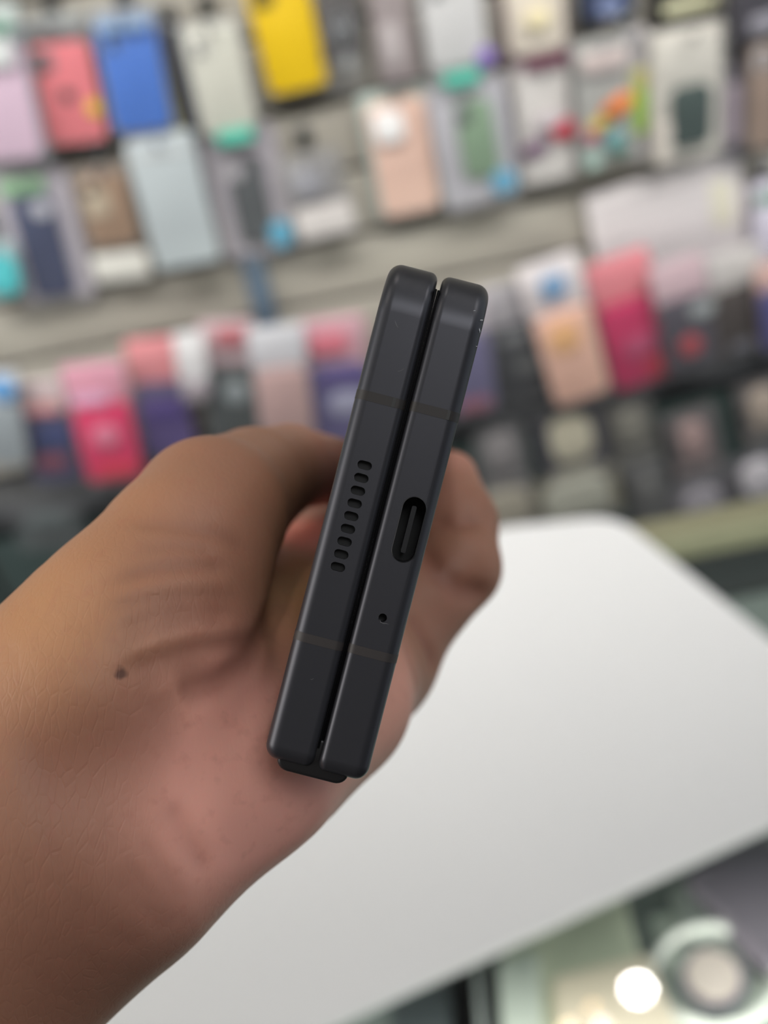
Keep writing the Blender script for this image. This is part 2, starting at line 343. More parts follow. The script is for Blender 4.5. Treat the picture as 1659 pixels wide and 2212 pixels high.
# the slate blue bracket under the charcoal case and the printed white board
br = empty('wall_strap', tuple(ony(560, 625, WALL_Y-0.004)))
tag(br, 'slate blue vertical strip hanging on the slatwall under the charcoal case', 'strip')
box('strap', (0, 0, 0), (0.032, 0.005, 0.20), mat('slate_blue', (88, 104, 120), 0.5), br, bev=0.001)
box('clip', (0, -0.004, 0.09), (0.036, 0.006, 0.02), mat('slate_clip', (70, 84, 98), 0.4), br, bev=0.001)
pack('sign_board', 'large white printed board with faint rows of grey print above crimson case', 'sign', 1426, 372, 1460, 640, 330,
     [('panel', 0, 0.5, 1, 1, 0, 0.008, (206, 200, 200), 0.004)] +
     [('print_row', -0.06, 0.12+0.09*k, 0.78, 0.03, 0.0079, 0.0086, (184, 178, 180), 0.0005) for k in range(8)] +
     [('print_panel', 0.36, 0.35, 0.14, 0.35, 0.0079, 0.0088, (208, 204, 186), 0.001)], yoff=0.0, hk=False)
pack('accessory_box', 'pale lilac carton with green top at the right frame edge below the rows', 'box', 1664, 388, 1660, 600, 92,
     [('carton', 0, 0.5, 1, 1, 0, 0.03, (198, 194, 208), 0.004), ('top_band', 0, 0.06, 1.0, 0.12, 0.0295, 0.031, (104, 140, 120), 0.003)])
# --- lower row of packs standing over the ledge
def low(label, x1, y1, x2, y2, wpx, rgb, head, spots=(), hfrac=0.3, name='phone_case_pack'):
    L = [('backing_card', 0, 0.5, 0.96, 1, 0, 0.003, tuple(int(c*0.5+60) for c in head), 0.005),
         ('header_card', 0, hfrac*0.5, 0.98, hfrac, 0.003, 0.007, head, 0.006),
         ('phone_case', 0, hfrac+(1-hfrac)/2, 0.92, (1-hfrac)*0.96, 0.005, 0.017, rgb, 0.012)]
    L += [stick(*s) for s in spots]
    L.append(('blister', 0, 0.5, 1, 1, 0.001, OUT, None, 0.008))
    return pack(name, label, 'case', x1, y1, x2, y2, wpx, L, yoff=0.055, hk='low')
low('white and sky blue pack at the left frame edge above the wrist', -12, 800, 22, 990, 96, (150, 158, 162), (206, 208, 210), ((0.15, 0.12, 0.6, 0.25, (84, 150, 206), 0.02, 0.02),))
low('navy and red pack with salmon and white header left of the hot pink case', 82, 818, 130, 1030, 112, (60, 62, 96), (214, 196, 196), ((-0.05, 0.22, 0.8, 0.1, (206, 140, 140), 0.01, 0.02), (-0.05, 0.75, 0.6, 0.14, (128, 66, 84), 0.01, 0.02), (0.1, 0.5, 0.7, 0.18, (48, 62, 112), 0.01, 0.02)), 0.3)
low('hot pink case with pale pink header in the lower row above the hand', 196, 782, 254, 1025, 132, (206, 44, 94), (214, 150, 168), ((0.0, 0.56, 0.44, 0.2, (214, 120, 146), 0.02, 0.02), (0.05, 0.88, 0.7, 0.12, (202, 50, 74), 0.01, 0.02), (-0.1, 0.24, 0.6, 0.1, (222, 170, 200), 0.02, 0.02)), 0.32)
low('purple case with coral red header card right of the hot pink case', 326, 728, 372, 972, 118, (82, 66, 122), (220, 138, 142), ((0.05, 0.6, 0.7, 0.12, (62, 42, 112), 0.005, 0.02), (0, 0.36, 0.8, 0.1, (92, 86, 116), 0.005, 0.02)), 0.36)
low('small all-white pack between the coral header and the dark grey case', 405, 715, 425, 850, 66, (150, 140, 146), (222, 220, 220), (), 0.75, 'accessory_pack')
low('dark grey green case with pale centre print and rosy header', 484, 690, 508, 935, 116, (66, 72, 72), (198, 170, 174), ((0.1, 0.56, 0.5, 0.2, (134, 142, 144), 0.02, 0.02), (0.1, 0.08, 0.6, 0.14, (178, 96, 104), 0.01, 0.02)), 0.36)
low('dusty pink case with white header above the thumb', 592, 702, 624, 945, 122, (176, 146, 142), (200, 200, 204), (), 0.33)
low('violet case with frosty white print and coral header beside the phone', 716, 684, 744, 950, 134, (92, 86, 128), (206, 160, 170), ((-0.1, 0.14, 0.6, 0.16, (212, 112, 128), 0.01, 0.02), (0.1, 0.62, 0.6, 0.2, (150, 150, 172), 0.02, 0.02), (0.1, 0.42, 0.9, 0.1, (70, 54, 116), 0.01, 0.02)), 0.34)
low('violet grey case peeking out right of the phone', 990, 640, 1022, 880, 110, (96, 92, 124), (190, 180, 186), ((0, 0.9, 0.7, 0.12, (134, 84, 100), 0.01, 0.02),), 0.3)
low('black case with grey header immediately right of the phone', 1092, 610, 1124, 850, 118, (46, 48, 52), (176, 172, 176), ((0, 0.42, 0.5, 0.1, (112, 114, 116), 0.02, 0.02), (0.2, 0.68, 0.6, 0.14, (88, 90, 90), 0.02, 0.02)), 0.34)
low('peach orange case under a white and blue header card', 1176, 560, 1256, 850, 134, (220, 176, 156), (216, 208, 208), ((-0.05, 0.5, 0.5, 0.22, (222, 172, 120), 0.02, 0.02), (0.0, 0.14, 0.4, 0.16, (112, 150, 186), 0.01, 0.02)), 0.34)
low('crimson case with coral header right of the peach case', 1326, 552, 1384, 818, 138, (184, 34, 88), (226, 134, 142), ((0.1, 0.66, 0.6, 0.18, (176, 72, 108), 0.02, 0.02), (0.3, 0.86, 0.4, 0.16, (186, 54, 72), 0.01, 0.02)), 0.32)
low('near black case with red spot right of the crimson case', 1456, 560, 1490, 780, 118, (66, 62, 72), (206, 178, 184), ((0.0, 0.76, 0.4, 0.2, (166, 66, 74), 0.02, 0.02), (0.3, 0.45, 0.5, 0.14, (152, 158, 158), 0.03, 0.02)), 0.34)
low('dark brown case with white header below the printed board', 1574, 540, 1600, 750, 126, (62, 54, 50), (206, 202, 198), ((0.1, 0.9, 0.7, 0.1, (104, 104, 112), 0.01, 0.02),), 0.34)
low('deep blue case with peach header at the right frame edge', 1672, 560, 1682, 740, 92, (66, 66, 120), (214, 176, 166), (), 0.3)
# --- small packs hung on the cabinet face
def small(label, x, y, wpx, hpx, rgb, disc, dw=0.6, dh=0.5):
    dx, dy = 0.10*hpx, hpx/2
    pack('earbud_pack', label, 'accessory', x-dx, y-dy, x+dx, y+dy, wpx,
         [('backing_card', 0, 0.5, 1, 1, 0, 0.004, rgb, 0.006), ('earbud_case', 0.0, 0.4, dw, dh, 0.004, 0.022, disc, 0.03),
          ('foot_label', 0, 0.88, 0.8, 0.1, 0.004, 0.006, tuple(int(c*0.6+40) for c in disc), 0.002), ('blister', 0, 0.5, 1, 1, 0.001, 0.027, None, 0.008)], yoff=0.035, hk=False)
small('small pack with a cream round earbud case on black card under the ledge', 1232, 950, 150, 170, (58, 56, 64), (186, 180, 158))
small('small grey pack under the ledge beside the fingertip', 1082, 978, 110, 150, (92, 92, 92), (122, 118, 118))
small('small olive grey pack between the cream round case and the brownish one', 1362, 925, 100, 140, (84, 82, 76), (112, 110, 100))
small('small pack with a rosy brown earbud case, in the upper cabinet row', 1494, 950, 112, 130, (86, 80, 80), (150, 126, 122), 0.5, 0.5)
small('small pack with a sand coloured case near the right frame edge', 1646, 880, 110, 120, (84, 80, 80), (160, 146, 132), 0.6, 0.6)
small('small beige pack low beside the finger above the white board', 1094, 1095, 130, 110, (112, 108, 96), (150, 144, 128), 0.8, 0.6)
small('small wide pack with milky white case and ochre end, low under the black card', 1245, 1072, 190, 96, (116, 112, 92), (160, 160, 146), 0.75, 0.7)
small('small dark pack between the milky white case and the grey oval one', 1400, 1060, 90, 120, (72, 72, 72), (86, 86, 84))
small('small pack with a pale grey oval earbud case, lower cabinet row', 1512, 1085, 120, 104, (90, 88, 92), (138, 134, 140), 0.7, 0.5)
small('small pack with a pearly white round case at the right frame edge', 1636, 1030, 120, 104, (88, 86, 90), (188, 184, 188), 0.66, 0.6)
small('dim small pack on the dark cabinet left of the hand, upper one', 330, 1085, 120, 110, (66, 76, 74), (78, 92, 88), 0.7, 0.4)
small('dim teal pack on the dark cabinet face near the left frame edge', 110, 1120, 150, 90, (62, 72, 72), (76, 84, 84), 0.7, 0.4)

# ------------------------------------------------------------------ glass counter and what lies in it
CT = 0.95
ctr = empty('glass_counter', (0.1, 0.44, 0))
tag(ctr, 'glass topped display counter with beige metal rim under the white board', 'counter')
box('glass_top', (0, -0.013, CT-0.004), (1.7, 0.53, 0.008), glass_mat(), ctr)
RIM = mat('beige_rim', (140, 138, 112), 0.4, 0.2)
box('rim', (0, 0.262, CT-0.0135), (1.72, 0.032, 0.024), RIM, ctr, bev=0.003)
box('rim', (0, -0.295, CT-0.0135), (1.72, 0.03, 0.024), RIM, ctr, bev=0.003)
box('rim', (-0.865, 0, CT-0.0135), (0.03, 0.6, 0.024), RIM, ctr, bev=0.003)
box('rim', (0.865, 0, CT-0.0135), (0.03, 0.6, 0.024), RIM, ctr, bev=0.003)
SHZ = 0.86
box('display_shelf', (0, -0.013, SHZ-0.01), (1.70, 0.53, 0.016), mat('shelf_slate', (120, 128, 126), 0.4, nscale=4, noise=0.2), ctr)
box('cabinet_body', (0, 0, (SHZ-0.02)/2), (1.70, 0.52, SHZ-0.03), mat('counter_body', (70, 74, 76), 0.5), ctr, bev=0.004)
for sy in (-0.275, 0.25): box('side_glass', (0, sy, (SHZ+CT)/2-0.005), (1.70, 0.005, CT-SHZ-0.02), glass_mat(), ctr)

def quad_plate(name, label, cat, px, zbase, th, rgb, rough=0.4, rad=0.004, metal=0.0):
    """a flat thing lying on the display shelf; px: four corners of its top as seen"""
    pts = [onz(x, y, zbase+th) for x, y in px]; c = sum(pts)/4
    bm = bmesh.new(); vs = [bm.verts.new((p[0]-c[0], p[1]-c[1], -th/2)) for p in pts]
    f = bm.faces.new(vs); r = bmesh.ops.extrude_face_region(bm, geom=[f])
    nv = [g for g in r['geom'] if isinstance(g, bmesh.types.BMVert)]
    for v in nv: v.co.z = th/2
    vert_e = [e for e in bm.edges if abs(e.verts[0].co.z-e.verts[1].co.z) > th*0.5]
    bmesh.ops.bevel(bm, geom=vert_e, offset=rad, segments=3, profile=0.5, affect='EDGES')
    top = [e for e in bm.edges if all(v.co.z > th*0.49 for v in e.verts)]
    bmesh.ops.bevel(bm, geom=top, offset=min(0.001, th*0.2), segments=2, profile=0.5, affect='EDGES')
    o = link(name, mesh_from(name, bm), mat(name+'_skin', rgb, rough, metal)); o.location = (c[0], c[1], zbase+th/2)
    return tag(o, label, cat)
quad_plate('gift_box', 'pale sage green flat box under the counter glass beside the white board', 'box', [(1080, 2040), (1345, 1925), (1392, 2100), (1170, 2290)], SHZ, 0.018, (206, 210, 188))
quad_plate('phone_box', 'grey lilac slab shaped phone box in the counter at the right frame edge', 'box', [(1480, 1890), (1640, 1790), (1800, 1960), (1668, 2080)], SHZ, 0.03, (112, 105, 116), 0.3)
quad_plate('accessory_tray', 'warm beige tray in the counter under the shining lamp reflections', 'tray', [(1195, 2110), (1400, 2060), (1480, 2260), (1210, 2330)], SHZ+0.0181, 0.012, (238, 222, 202))
quad_plate('accessory_box', 'pale grey narrow box standing left in the counter next to the black strip', 'box', [(1075, 2080), (1160, 2050), (1180, 2300), (1090, 2330)], SHZ, 0.028, (206, 212, 204))
quad_plate('phone_box', 'black narrow box in the counter between two pale ones', 'box', [(1038, 2090), (1070, 2078), (1092, 2300), (1060, 2320)], SHZ, 0.020, (44, 46, 48))
quad_plate('accessory_box', 'slim white box with sky blue neighbour in the counter below the board', 'box', [(1006, 2096), (1034, 2086), (1056, 2300), (1026, 2310)], SHZ, 0.022, (176, 180, 180))
quad_plate('sim_card_box', 'slim sky blue box lying leftmost among the counter boxes', 'box', [(986, 2104), (1003, 2098), (1022, 2300), (1003, 2306)], SHZ, 0.022, (96, 140, 172))
quad_plate('phone_box', 'dark slate box in the counter at the left of the sky blue box', 'box', [(840, 2150), (980, 2110), (1000, 2300), (860, 2330)], SHZ, 0.022, (72, 78, 82))
quad_plate('phone_box', 'pale grey flat box in the counter behind the lilac slab', 'box', [(1440, 1930), (1478, 1900), (1560, 2010), (1500, 2040)], SHZ, 0.012, (166, 172, 166))
quad_plate('gift_card', 'pale mint card under the coiled cable in the counter', 'card', [(1400, 1980), (1520, 1960), (1700, 2180), (1500, 2260)], SHZ, 0.003, (196, 204, 194))
# coiled white cable pack with a lilac plug
c0 = onz(1540, 2110, SHZ+0.01)
cc = empty('cable_coil', (c0[0], c0[1], SHZ+0.0031)); tag(cc, 'coiled white cable with pinkish round charger puck inside the counter', 'cable')
bm = bmesh.new()
turns = [((0.040+0.0012*math.sin(k*0.9))*math.cos(k*0.26), (0.034)*math.sin(k*0.26), 0.004+0.00011*k) for k in range(90)]
tube(bm, turns, 0.0032, 8)
link('cable', mesh_from('cable', bm), mat('white_cable', (196, 198, 194), 0.35), cc)
bm = bmesh.new(); bmesh.ops.create_cone(bm, cap_ends=True, segments=40, radius1=0.019, radius2=0.0175, depth=0.01)
pk = link('charger_puck', mesh_from('charger_puck', bm), mat('puck_pink', (206, 192, 186), 0.3), cc); pk.location = (0.0, 0, 0.0055)
bm = bmesh.new(); bmesh.ops.create_cone(bm, cap_ends=True, segments=40, radius1=0.0215, radius2=0.021, depth=0.006)
pk = link('puck_ring', mesh_from('puck_ring', bm), mat('ring_grey', (150, 140, 170), 0.3, 0.3), cc); pk.location = (0.0, 0, 0.0035)

# ceiling lamps, whose reflections stand in the counter glass
def ceiling_lamp(px, py, r, strength, col, label):
    d = ray(px, py); p = CAM+d*((CT-CAM[2])/d[2]); d = d.copy(); d[2] *= -1; q = p+d*((2.93-CT)/d[2])
    e = empty('spot_lamp', (q[0], q[1], 2.94)); tag(e, label, 'lamp')
    bm = bmesh.new(); bmesh.ops.create_cone(bm, cap_ends=True, segments=32, radius1=r*1.4, radius2=r*1.25, depth=0.02)
    link('housing', mesh_from('housing', bm), mat('lamp_white', (220, 220, 220), 0.4), e)
    bm = bmesh.new(); bmesh.ops.create_cone(bm, cap_ends=True, segments=24, radius1=r, radius2=r*0.9, depth=0.012)
    b = link('bulb', mesh_from('bulb', bm), mat('bulb_glow', col, 0.4, emit=strength), e); b.location.z = -0.012
ceiling_lamp(1378, 2140, 0.030, 260, (255, 250, 240), 'round ceiling spot lamp mirrored as the brightest disc in the counter glass')
ceiling_lamp(1300, 2218, 0.014, 50, (255, 244, 228), 'ceiling spot lamp mirrored just below the brightest disc')
ceiling_lamp(1228, 2222, 0.014, 40, (255, 224, 180), 'warm ceiling spot lamp mirrored at the bottom frame edge')
ceiling_lamp(1279, 2178, 0.010, 30, (255, 206, 150), 'small amber ceiling lamp mirrored left of the brightest disc')

# ------------------------------------------------------------------ white board on the counter
bpts = [(-0.24, 0.772), (0.105, 0.735), (0.192, 0.722), (0.317, 0.436), (0.203, 0.409), (-0.069, 0.343), (-0.36, 0.275)]
bm = bmesh.new(); bc = (0.02, 0.52)
vs = [bm.verts.new((x-bc[0], y-bc[1], -0.004)) for x, y in bpts]
f = bm.faces.new(vs); r = bmesh.ops.extrude_face_region(bm, geom=[f])
for g in r['geom']:
    if isinstance(g, bmesh.types.BMVert): g.co.z = 0.004
ve = [e for e in bm.edges if abs(e.verts[0].co.z-e.verts[1].co.z) > 0.004]
sharp = [e for e in ve if any((Vector((e.verts[0].co.x+bc[0], e.verts[0].co.y+bc[1]))-Vector(q)).length < 1e-5 for q in (bpts[0], bpts[2], bpts[3], bpts[6]))]
bmesh.ops.bevel(bm, geom=sharp, offset=0.022, segments=6, profile=0.5, affect='EDGES')
ee = [e for e in bm.edges if abs(e.verts[0].co.z-e.verts[1].co.z) < 1e-6 and len(e.link_faces) == 2]
bmesh.ops.bevel(bm, geom=ee, offset=0.0015, segments=2, profile=0.5, affect='EDGES')
bo = link('foam_board', mesh_from('foam_board', bm), mat('board_white', (228, 228, 228), 0.6, nscale=5, noise=0.03)); bo.location = (bc[0], bc[1], CT+0.0042)
tag(bo, 'blank white board lying on the glass counter below the hand', 'board')

# ------------------------------------------------------------------ the folded phone
# phone axes: U along the long edge of the shown end (down the picture), V across the two halves, W away from the camera
ang = math.radians(14.4)
Uv = -RT*math.sin(ang) - UP*math.cos(ang)
Vv = RT*math.cos(ang) - UP*math.sin(ang)
Wv = FW
PC = P(815.5, 1129.5, 0.150)
PM = Matrix([[Vv[i], Wv[i], -Uv[i], PC[i]] for i in range(3)] + [[0, 0, 0, 1]])   # local x=V, y=W, z=-U
K = 0.150/F                                                                     # metres per pixel on the shown end
def uv(px, py):
    dx, dy = px-815.5, py-1129.5
    return ((dx*math.cos(ang)+dy*math.sin(ang))*K, (dx*math.sin(ang)-dy*math.cos(ang))*K)   # (x, z)
phone = empty('folding_phone', matrix=PM)
tag(phone, 'matt black folded smartphone held edge-on with its port end to the viewer', 'phone')
PH = mat('phone_metal', (70, 70, 75), 0.38, 0.6, noise=0.03, nscale=900, spec=0.45)
L_, LU = 0.154, 0.0652
XH0, XG = 0.00680, 0.00030
def half(x0, x1, name, outer):
    """rounded outline in the U-W plane, lofted across with rounded long edges (wider on the outer face)"""
    bm = bmesh.new()
    def ring_pts(x, d):
        pts = []; zt, zb, y0, y1 = LU/2+0.0013-d, -LU/2+d, d, L_-d
        R1, R2 = 0.0075-d, 0.0021-d
        def arc(cy, cz, r, a0, a1, n):
            for k in range(n+1):
                a = math.radians(a0+(a1-a0)*k/n); pts.append(bm.verts.new((x, cy+r*math.cos(a), cz+r*math.sin(a))))
        arc(y0+R1, zt-R1, R1, 90, 180, 20); arc(y0+R2, zb+R2, R2, 180, 270, 8)
        arc(y1-R2, zb+R2, R2, 270, 360, 8); arc(y1-R1, zt-R1, R1, 0, 90, 20)
        return pts
    rings = []
    for xs, sg in ((x0, 1), (x1, -1)):
        r = 0.00175 if abs(xs) > 0.003 else 0.0011
        seq = [ring_pts(xs+sg*r*(1-math.sin(t)), r*(1-math.cos(t))) for t in [math.radians(90-90*k/9) for k in range(10)]]
        rings += seq if sg == 1 else seq[::-1]
    for a, b in zip(rings, rings[1:]):
        for k in range(len(a)): bm.faces.new((a[k], a[(k+1) % len(a)], b[(k+1) % len(a)], b[k]))
    bm.faces.new(rings[0]); bm.faces.new(rings[-1])
    return link(name, mesh_from(name, bm, ang=60), PH, phone)
left = half(-XH0, -XG, 'left_half', -1); right = half(XG, XH0, 'right_half', 1)
def cutter(shape_fn):
    bm = bmesh.new(); shape_fn(bm)
    bmesh.ops.recalc_face_normals(bm, faces=bm.faces)
    me = bpy.data.meshes.new('cut'); bm.to_mesh(me); bm.free()
    o = bpy.data.objects.new('cut', me); COL.objects.link(o); o.parent = phone; return o
def stadium(bm, cx, cz, wd, ht, y0, y1, seg=8):
    pts = [(x+cx, z+cz) for x, z in round_outline(wd, ht, min(wd, ht)/2, seg)]
    vs = [bm.verts.new((x, y0, z)) for x, z in pts]; f = bm.faces.new(vs)
    r = bmesh.ops.extrude_face_region(bm, geom=[f])
    for g in r['geom']:
        if isinstance(g, bmesh.types.BMVert): g.co.y = y1
slots = [(787.5, 1005), (781, 1032), (773, 1060), (765, 1087.5), (758, 1115), (751, 1142), (743.6, 1168.6), (737, 1197), (729.7, 1224.5)]
A0, B0 = uv(*slots[0]), uv(*slots[-1])
SL = [(A0[0]+(B0[0]-A0[0])*k/8, A0[1]+(B0[1]-A0[1])*k/8) for k in range(9)]
def cutL(bm):
    for x, z in SL: stadium(bm, x, z, 0.00190, 0.00112, -0.002, 0.0016)
USB = uv(883.5, 1144.0); MIC = uv(826.5, 1334.5)
def cutR(bm):
    stadium(bm, USB[0], USB[1], 0.00315, 0.0086, -0.002, 0.0065, 12)
    stadium(bm, MIC[0], MIC[1], 0.00112, 0.00112, -0.002, 0.0025)
for hf, fn in ((left, cutL), (right, cutR)):
    c = cutter(fn)
    mod = hf.modifiers.new('b', 'BOOLEAN'); mod.object = c; mod.operation = 'DIFFERENCE'; mod.solver = 'EXACT'
    bpy.context.view_layer.update()
    dg = bpy.context.evaluated_depsgraph_get(); me = bpy.data.meshes.new_from_object(hf.evaluated_get(dg))
    hf.modifiers.clear(); hf.data = me; bpy.data.objects.remove(c)
    me.set_sharp_from_angle(angle=math.radians(42))
    wn = hf.modifiers.new('wn', 'WEIGHTED_NORMAL'); wn.keep_sharp = True; wn.weight = 90
BLK = mat('port_black', (12, 12, 13), 0.5)
LIP = mat('port_lip', (60, 60, 62), 0.35, 0.5)
def ring(name, cx, cz, wd, ht, t, y0, y1, m, parent, seg=10):
    """thin raised lip around an opening"""
    a = round_outline(wd, ht, min(wd, ht)/2, seg); b = round_outline(wd+2*t, ht+2*t, min(wd, ht)/2+t, seg); n = len(a)
    bm = bmesh.new()
    A = [[bm.verts.new((x, y, z)) for x, z in p] for p, y in ((a, y1), (a, y0), (b, 0.00008))]
    for q in range(2):
        for k in range(n): bm.faces.new((A[q][k], A[q][(k+1) % n], A[q+1][(k+1) % n], A[q+1][k]))
    o = link(name, mesh_from(name, bm, ang=80), m, parent); o.location = (cx, 0, cz); return o
for x, z in SL:
    s = plate('speaker_slot', x, z, 0.00186, 0.00108, 0.0006, 0.0010, 0.0014, BLK, phone, seg=6)
    ring('slot_lip', 0, 0, 0.00188, 0.00110, 0.00010, -0.00001, 0.0006, PH, s, 6)
port = plate('charging_port', USB[0], USB[1], 0.0031, 0.0085, 0.0015, 0.0058, 0.0063, BLK, phone, seg=10)
ring('port_lip', 0, 0, 0.0030, 0.00845, 0.00016, -0.00001, 0.0009, LIP, port, 14)
tg = plate('port_tongue', 0, 0, 0.00062, 0.0062, 0.0002, 0.0016, 0.0058, mat('tongue_grey', (48, 48, 50), 0.35, 0.2), port, bev=0.0)
mic = plate('microphone_hole', MIC[0], MIC[1], 0.0011, 0.0011, 0.00055, 0.0018, 0.0022, BLK, phone, seg=8)
ring('hole_lip', 0, 0, 0.0011, 0.0011, 0.00010, -0.00001, 0.0006, PH, mic, 8)
# antenna bands: inlaid strips that follow the rounded long edges, 0.02 mm proud
def band(x0, x1, zc, hgt, rgb, lab=None, lid=True):
    bm = bmesh.new(); prof = []; e = 0.00003
    ra, rb = [0.00175 if abs(v) > 0.003 else 0.0011 for v in (x0, x1)]
    for k in range(9):
        a = math.radians(180-90*k/8); prof.append((x0+ra+(ra+e)*math.cos(a), ra-(ra+e)*math.sin(a)))
    for k in range(9):
        a = math.radians(90-90*k/8); prof.append((x1-rb+(rb+e)*math.cos(a), rb-(rb+e)*math.sin(a)))
    prof = [(x0-e, 0.006)]+prof+[(x1+e, 0.006)]
    a = [bm.verts.new((x, y, zc-hgt/2)) for x, y in prof]; b = [bm.verts.new((x, y, zc+hgt/2)) for x, y in prof]
    for k in range(len(a)-1): bm.faces.new((a[k], a[k+1], b[k+1], b[k]))
    o = link('antenna_band', mesh_from('antenna_band', bm), mat('antenna_plastic', rgb, 0.5, 0.0, noise=0.02), phone)
    if lab: o['label'] = lab
    return o
for px, py, rgb, h_ in ((822, 862, (46, 42, 40), 0.00125), (942, 890, (47, 43, 41), 0.00125)):
    x, z = uv(px, py)
    x0, x1 = (-XH0, -XG) if px < 880 else (XG, XH0)
    b = band(x0, x1, z, h_, rgb, 'upper dark antenna band')
    plate('band_notch', x1-0.00150, z, 0.0004, h_*1.0, 0.0001, -0.00006, 0.0002, mat('notch_grey', (50, 50, 49), 0.5), b)
for px, py in ((684, 1384), (802, 1412)):
    x, z = uv(px, py); x0, x1 = (-XH0, -XG) if px < 740 else (XG, XH0)
    band(x0, x1, z, 0.00115, (56, 51, 50))
# hinge spine and the folded screens between the halves
bm = bmesh.new(); pts = []
hx0, hx1, hz0, hz1 = -0.00495, 0.00440, -LU/2-0.00120, -LU/2+0.004
for (cx, cz, a0) in ((hx0+0.0016, hz0+0.0014, 180), (hx1-0.0016, hz0+0.0014, 270)):
    for k in range(7):
        a = math.radians(a0+90*k/6); pts.append((cx+0.0016*math.cos(a), cz+0.0014*math.sin(a)))
pts += [(hx1, hz1), (hx0, hz1)]
add_prism(bm, pts, 0.1525, 0.0014, 0.0005, 3)
link('hinge_spine', mesh_from('hinge_spine', bm), mat('hinge_black', (46, 45, 46), 0.38, 0.5), phone)
SCR = mat('screen_black', (6, 6, 8), 0.5, 0.0, spec=0.1)
plate('inner_screen', -0.00018, 0.0005, 0.00032, LU-0.0045, 0.0001, 0.0013, L_-0.002, SCR, phone)
plate('inner_screen', 0.00018, 0.0005, 0.00032, LU-0.0045, 0.0001, 0.0016, L_-0.002, SCR, phone)
o = box('cover_screen', (XH0-0.00008, L_/2, 0), (0.0002, L_-0.014, LU-0.008), SCR, phone)
o = box('back_glass', (-XH0+0.00008, L_/2, 0), (0.0002, L_-0.014, LU-0.008), mat('back_matt', (34, 35, 38), 0.4), phone)
# nicks in the paint
NICK = mat('bare_metal_nick', (200, 202, 206), 0.4, 0.6)
for px, py, a, l, t in ((1041, 690, 0.5, 0.00042, 0.00016), (1037, 712, 1.9, 0.0006, 0.00014), (1030, 746, 0.4, 0.0003, 0.00010), (1025, 671, 0.5, 0.0003, 0.00008)):
    x, z = uv(px, py); bm = bmesh.new()
    pts = [(l*math.cos(a)*(k/3-0.5), 0, l*math.sin(a)*(k/3-0.5)+0.00004*math.sin(k*2)) for k in range(4)]
    tube(bm, pts, [t*0.2, t*0.5, t*0.45, t*0.15], 6)
    edge = max(0.0, x-(XH0-0.00175)); dy = 0.00175-math.sqrt(max(0, 0.00175**2-edge**2))-0.00004
    o = link('nick', mesh_from('nick', bm), NICK, phone); o.location = (x, dy, z)
for px, py, a, l in ((857, 700, -0.9, 0.0010), (866, 799, 0.6, 0.0009), (674, 1466, 0.4, 0.0004)):
    x, z = uv(px, py); bm = bmesh.new()
    pts = [(l*(k/4-0.5)*math.cos(a), 0, l*(k/4-0.5)*math.sin(a)-0.00012*math.sin(k/4*math.pi)) for k in range(5)]
    tube(bm, pts, [0.00001, 0.00003, 0.00003, 0.00003, 0.00001], 6)
    o = link('scuff', mesh_from('scuff', bm), mat('scuff_grey', (110, 110, 112), 0.4, 0.3), phone); o.location = (x, 0.0, z)
x, z = uv(829, 1346); bm = bmesh.new()
tube(bm, [(-0.0006, 0, 0.0003), (-0.0004, 0, 0.0), (0, 0, -0.00006), (0.0003, 0, 0.00002), (0.0007, 0, 0.0)], [0.00002, 0.00005, 0.00006, 0.00005, 0.00001], 6)
o = link('scuff', mesh_from('scuff', bm), mat('scuff_grey', (110, 110, 112), 0.4, 0.3), phone); o.location = (x, 0.0, z)

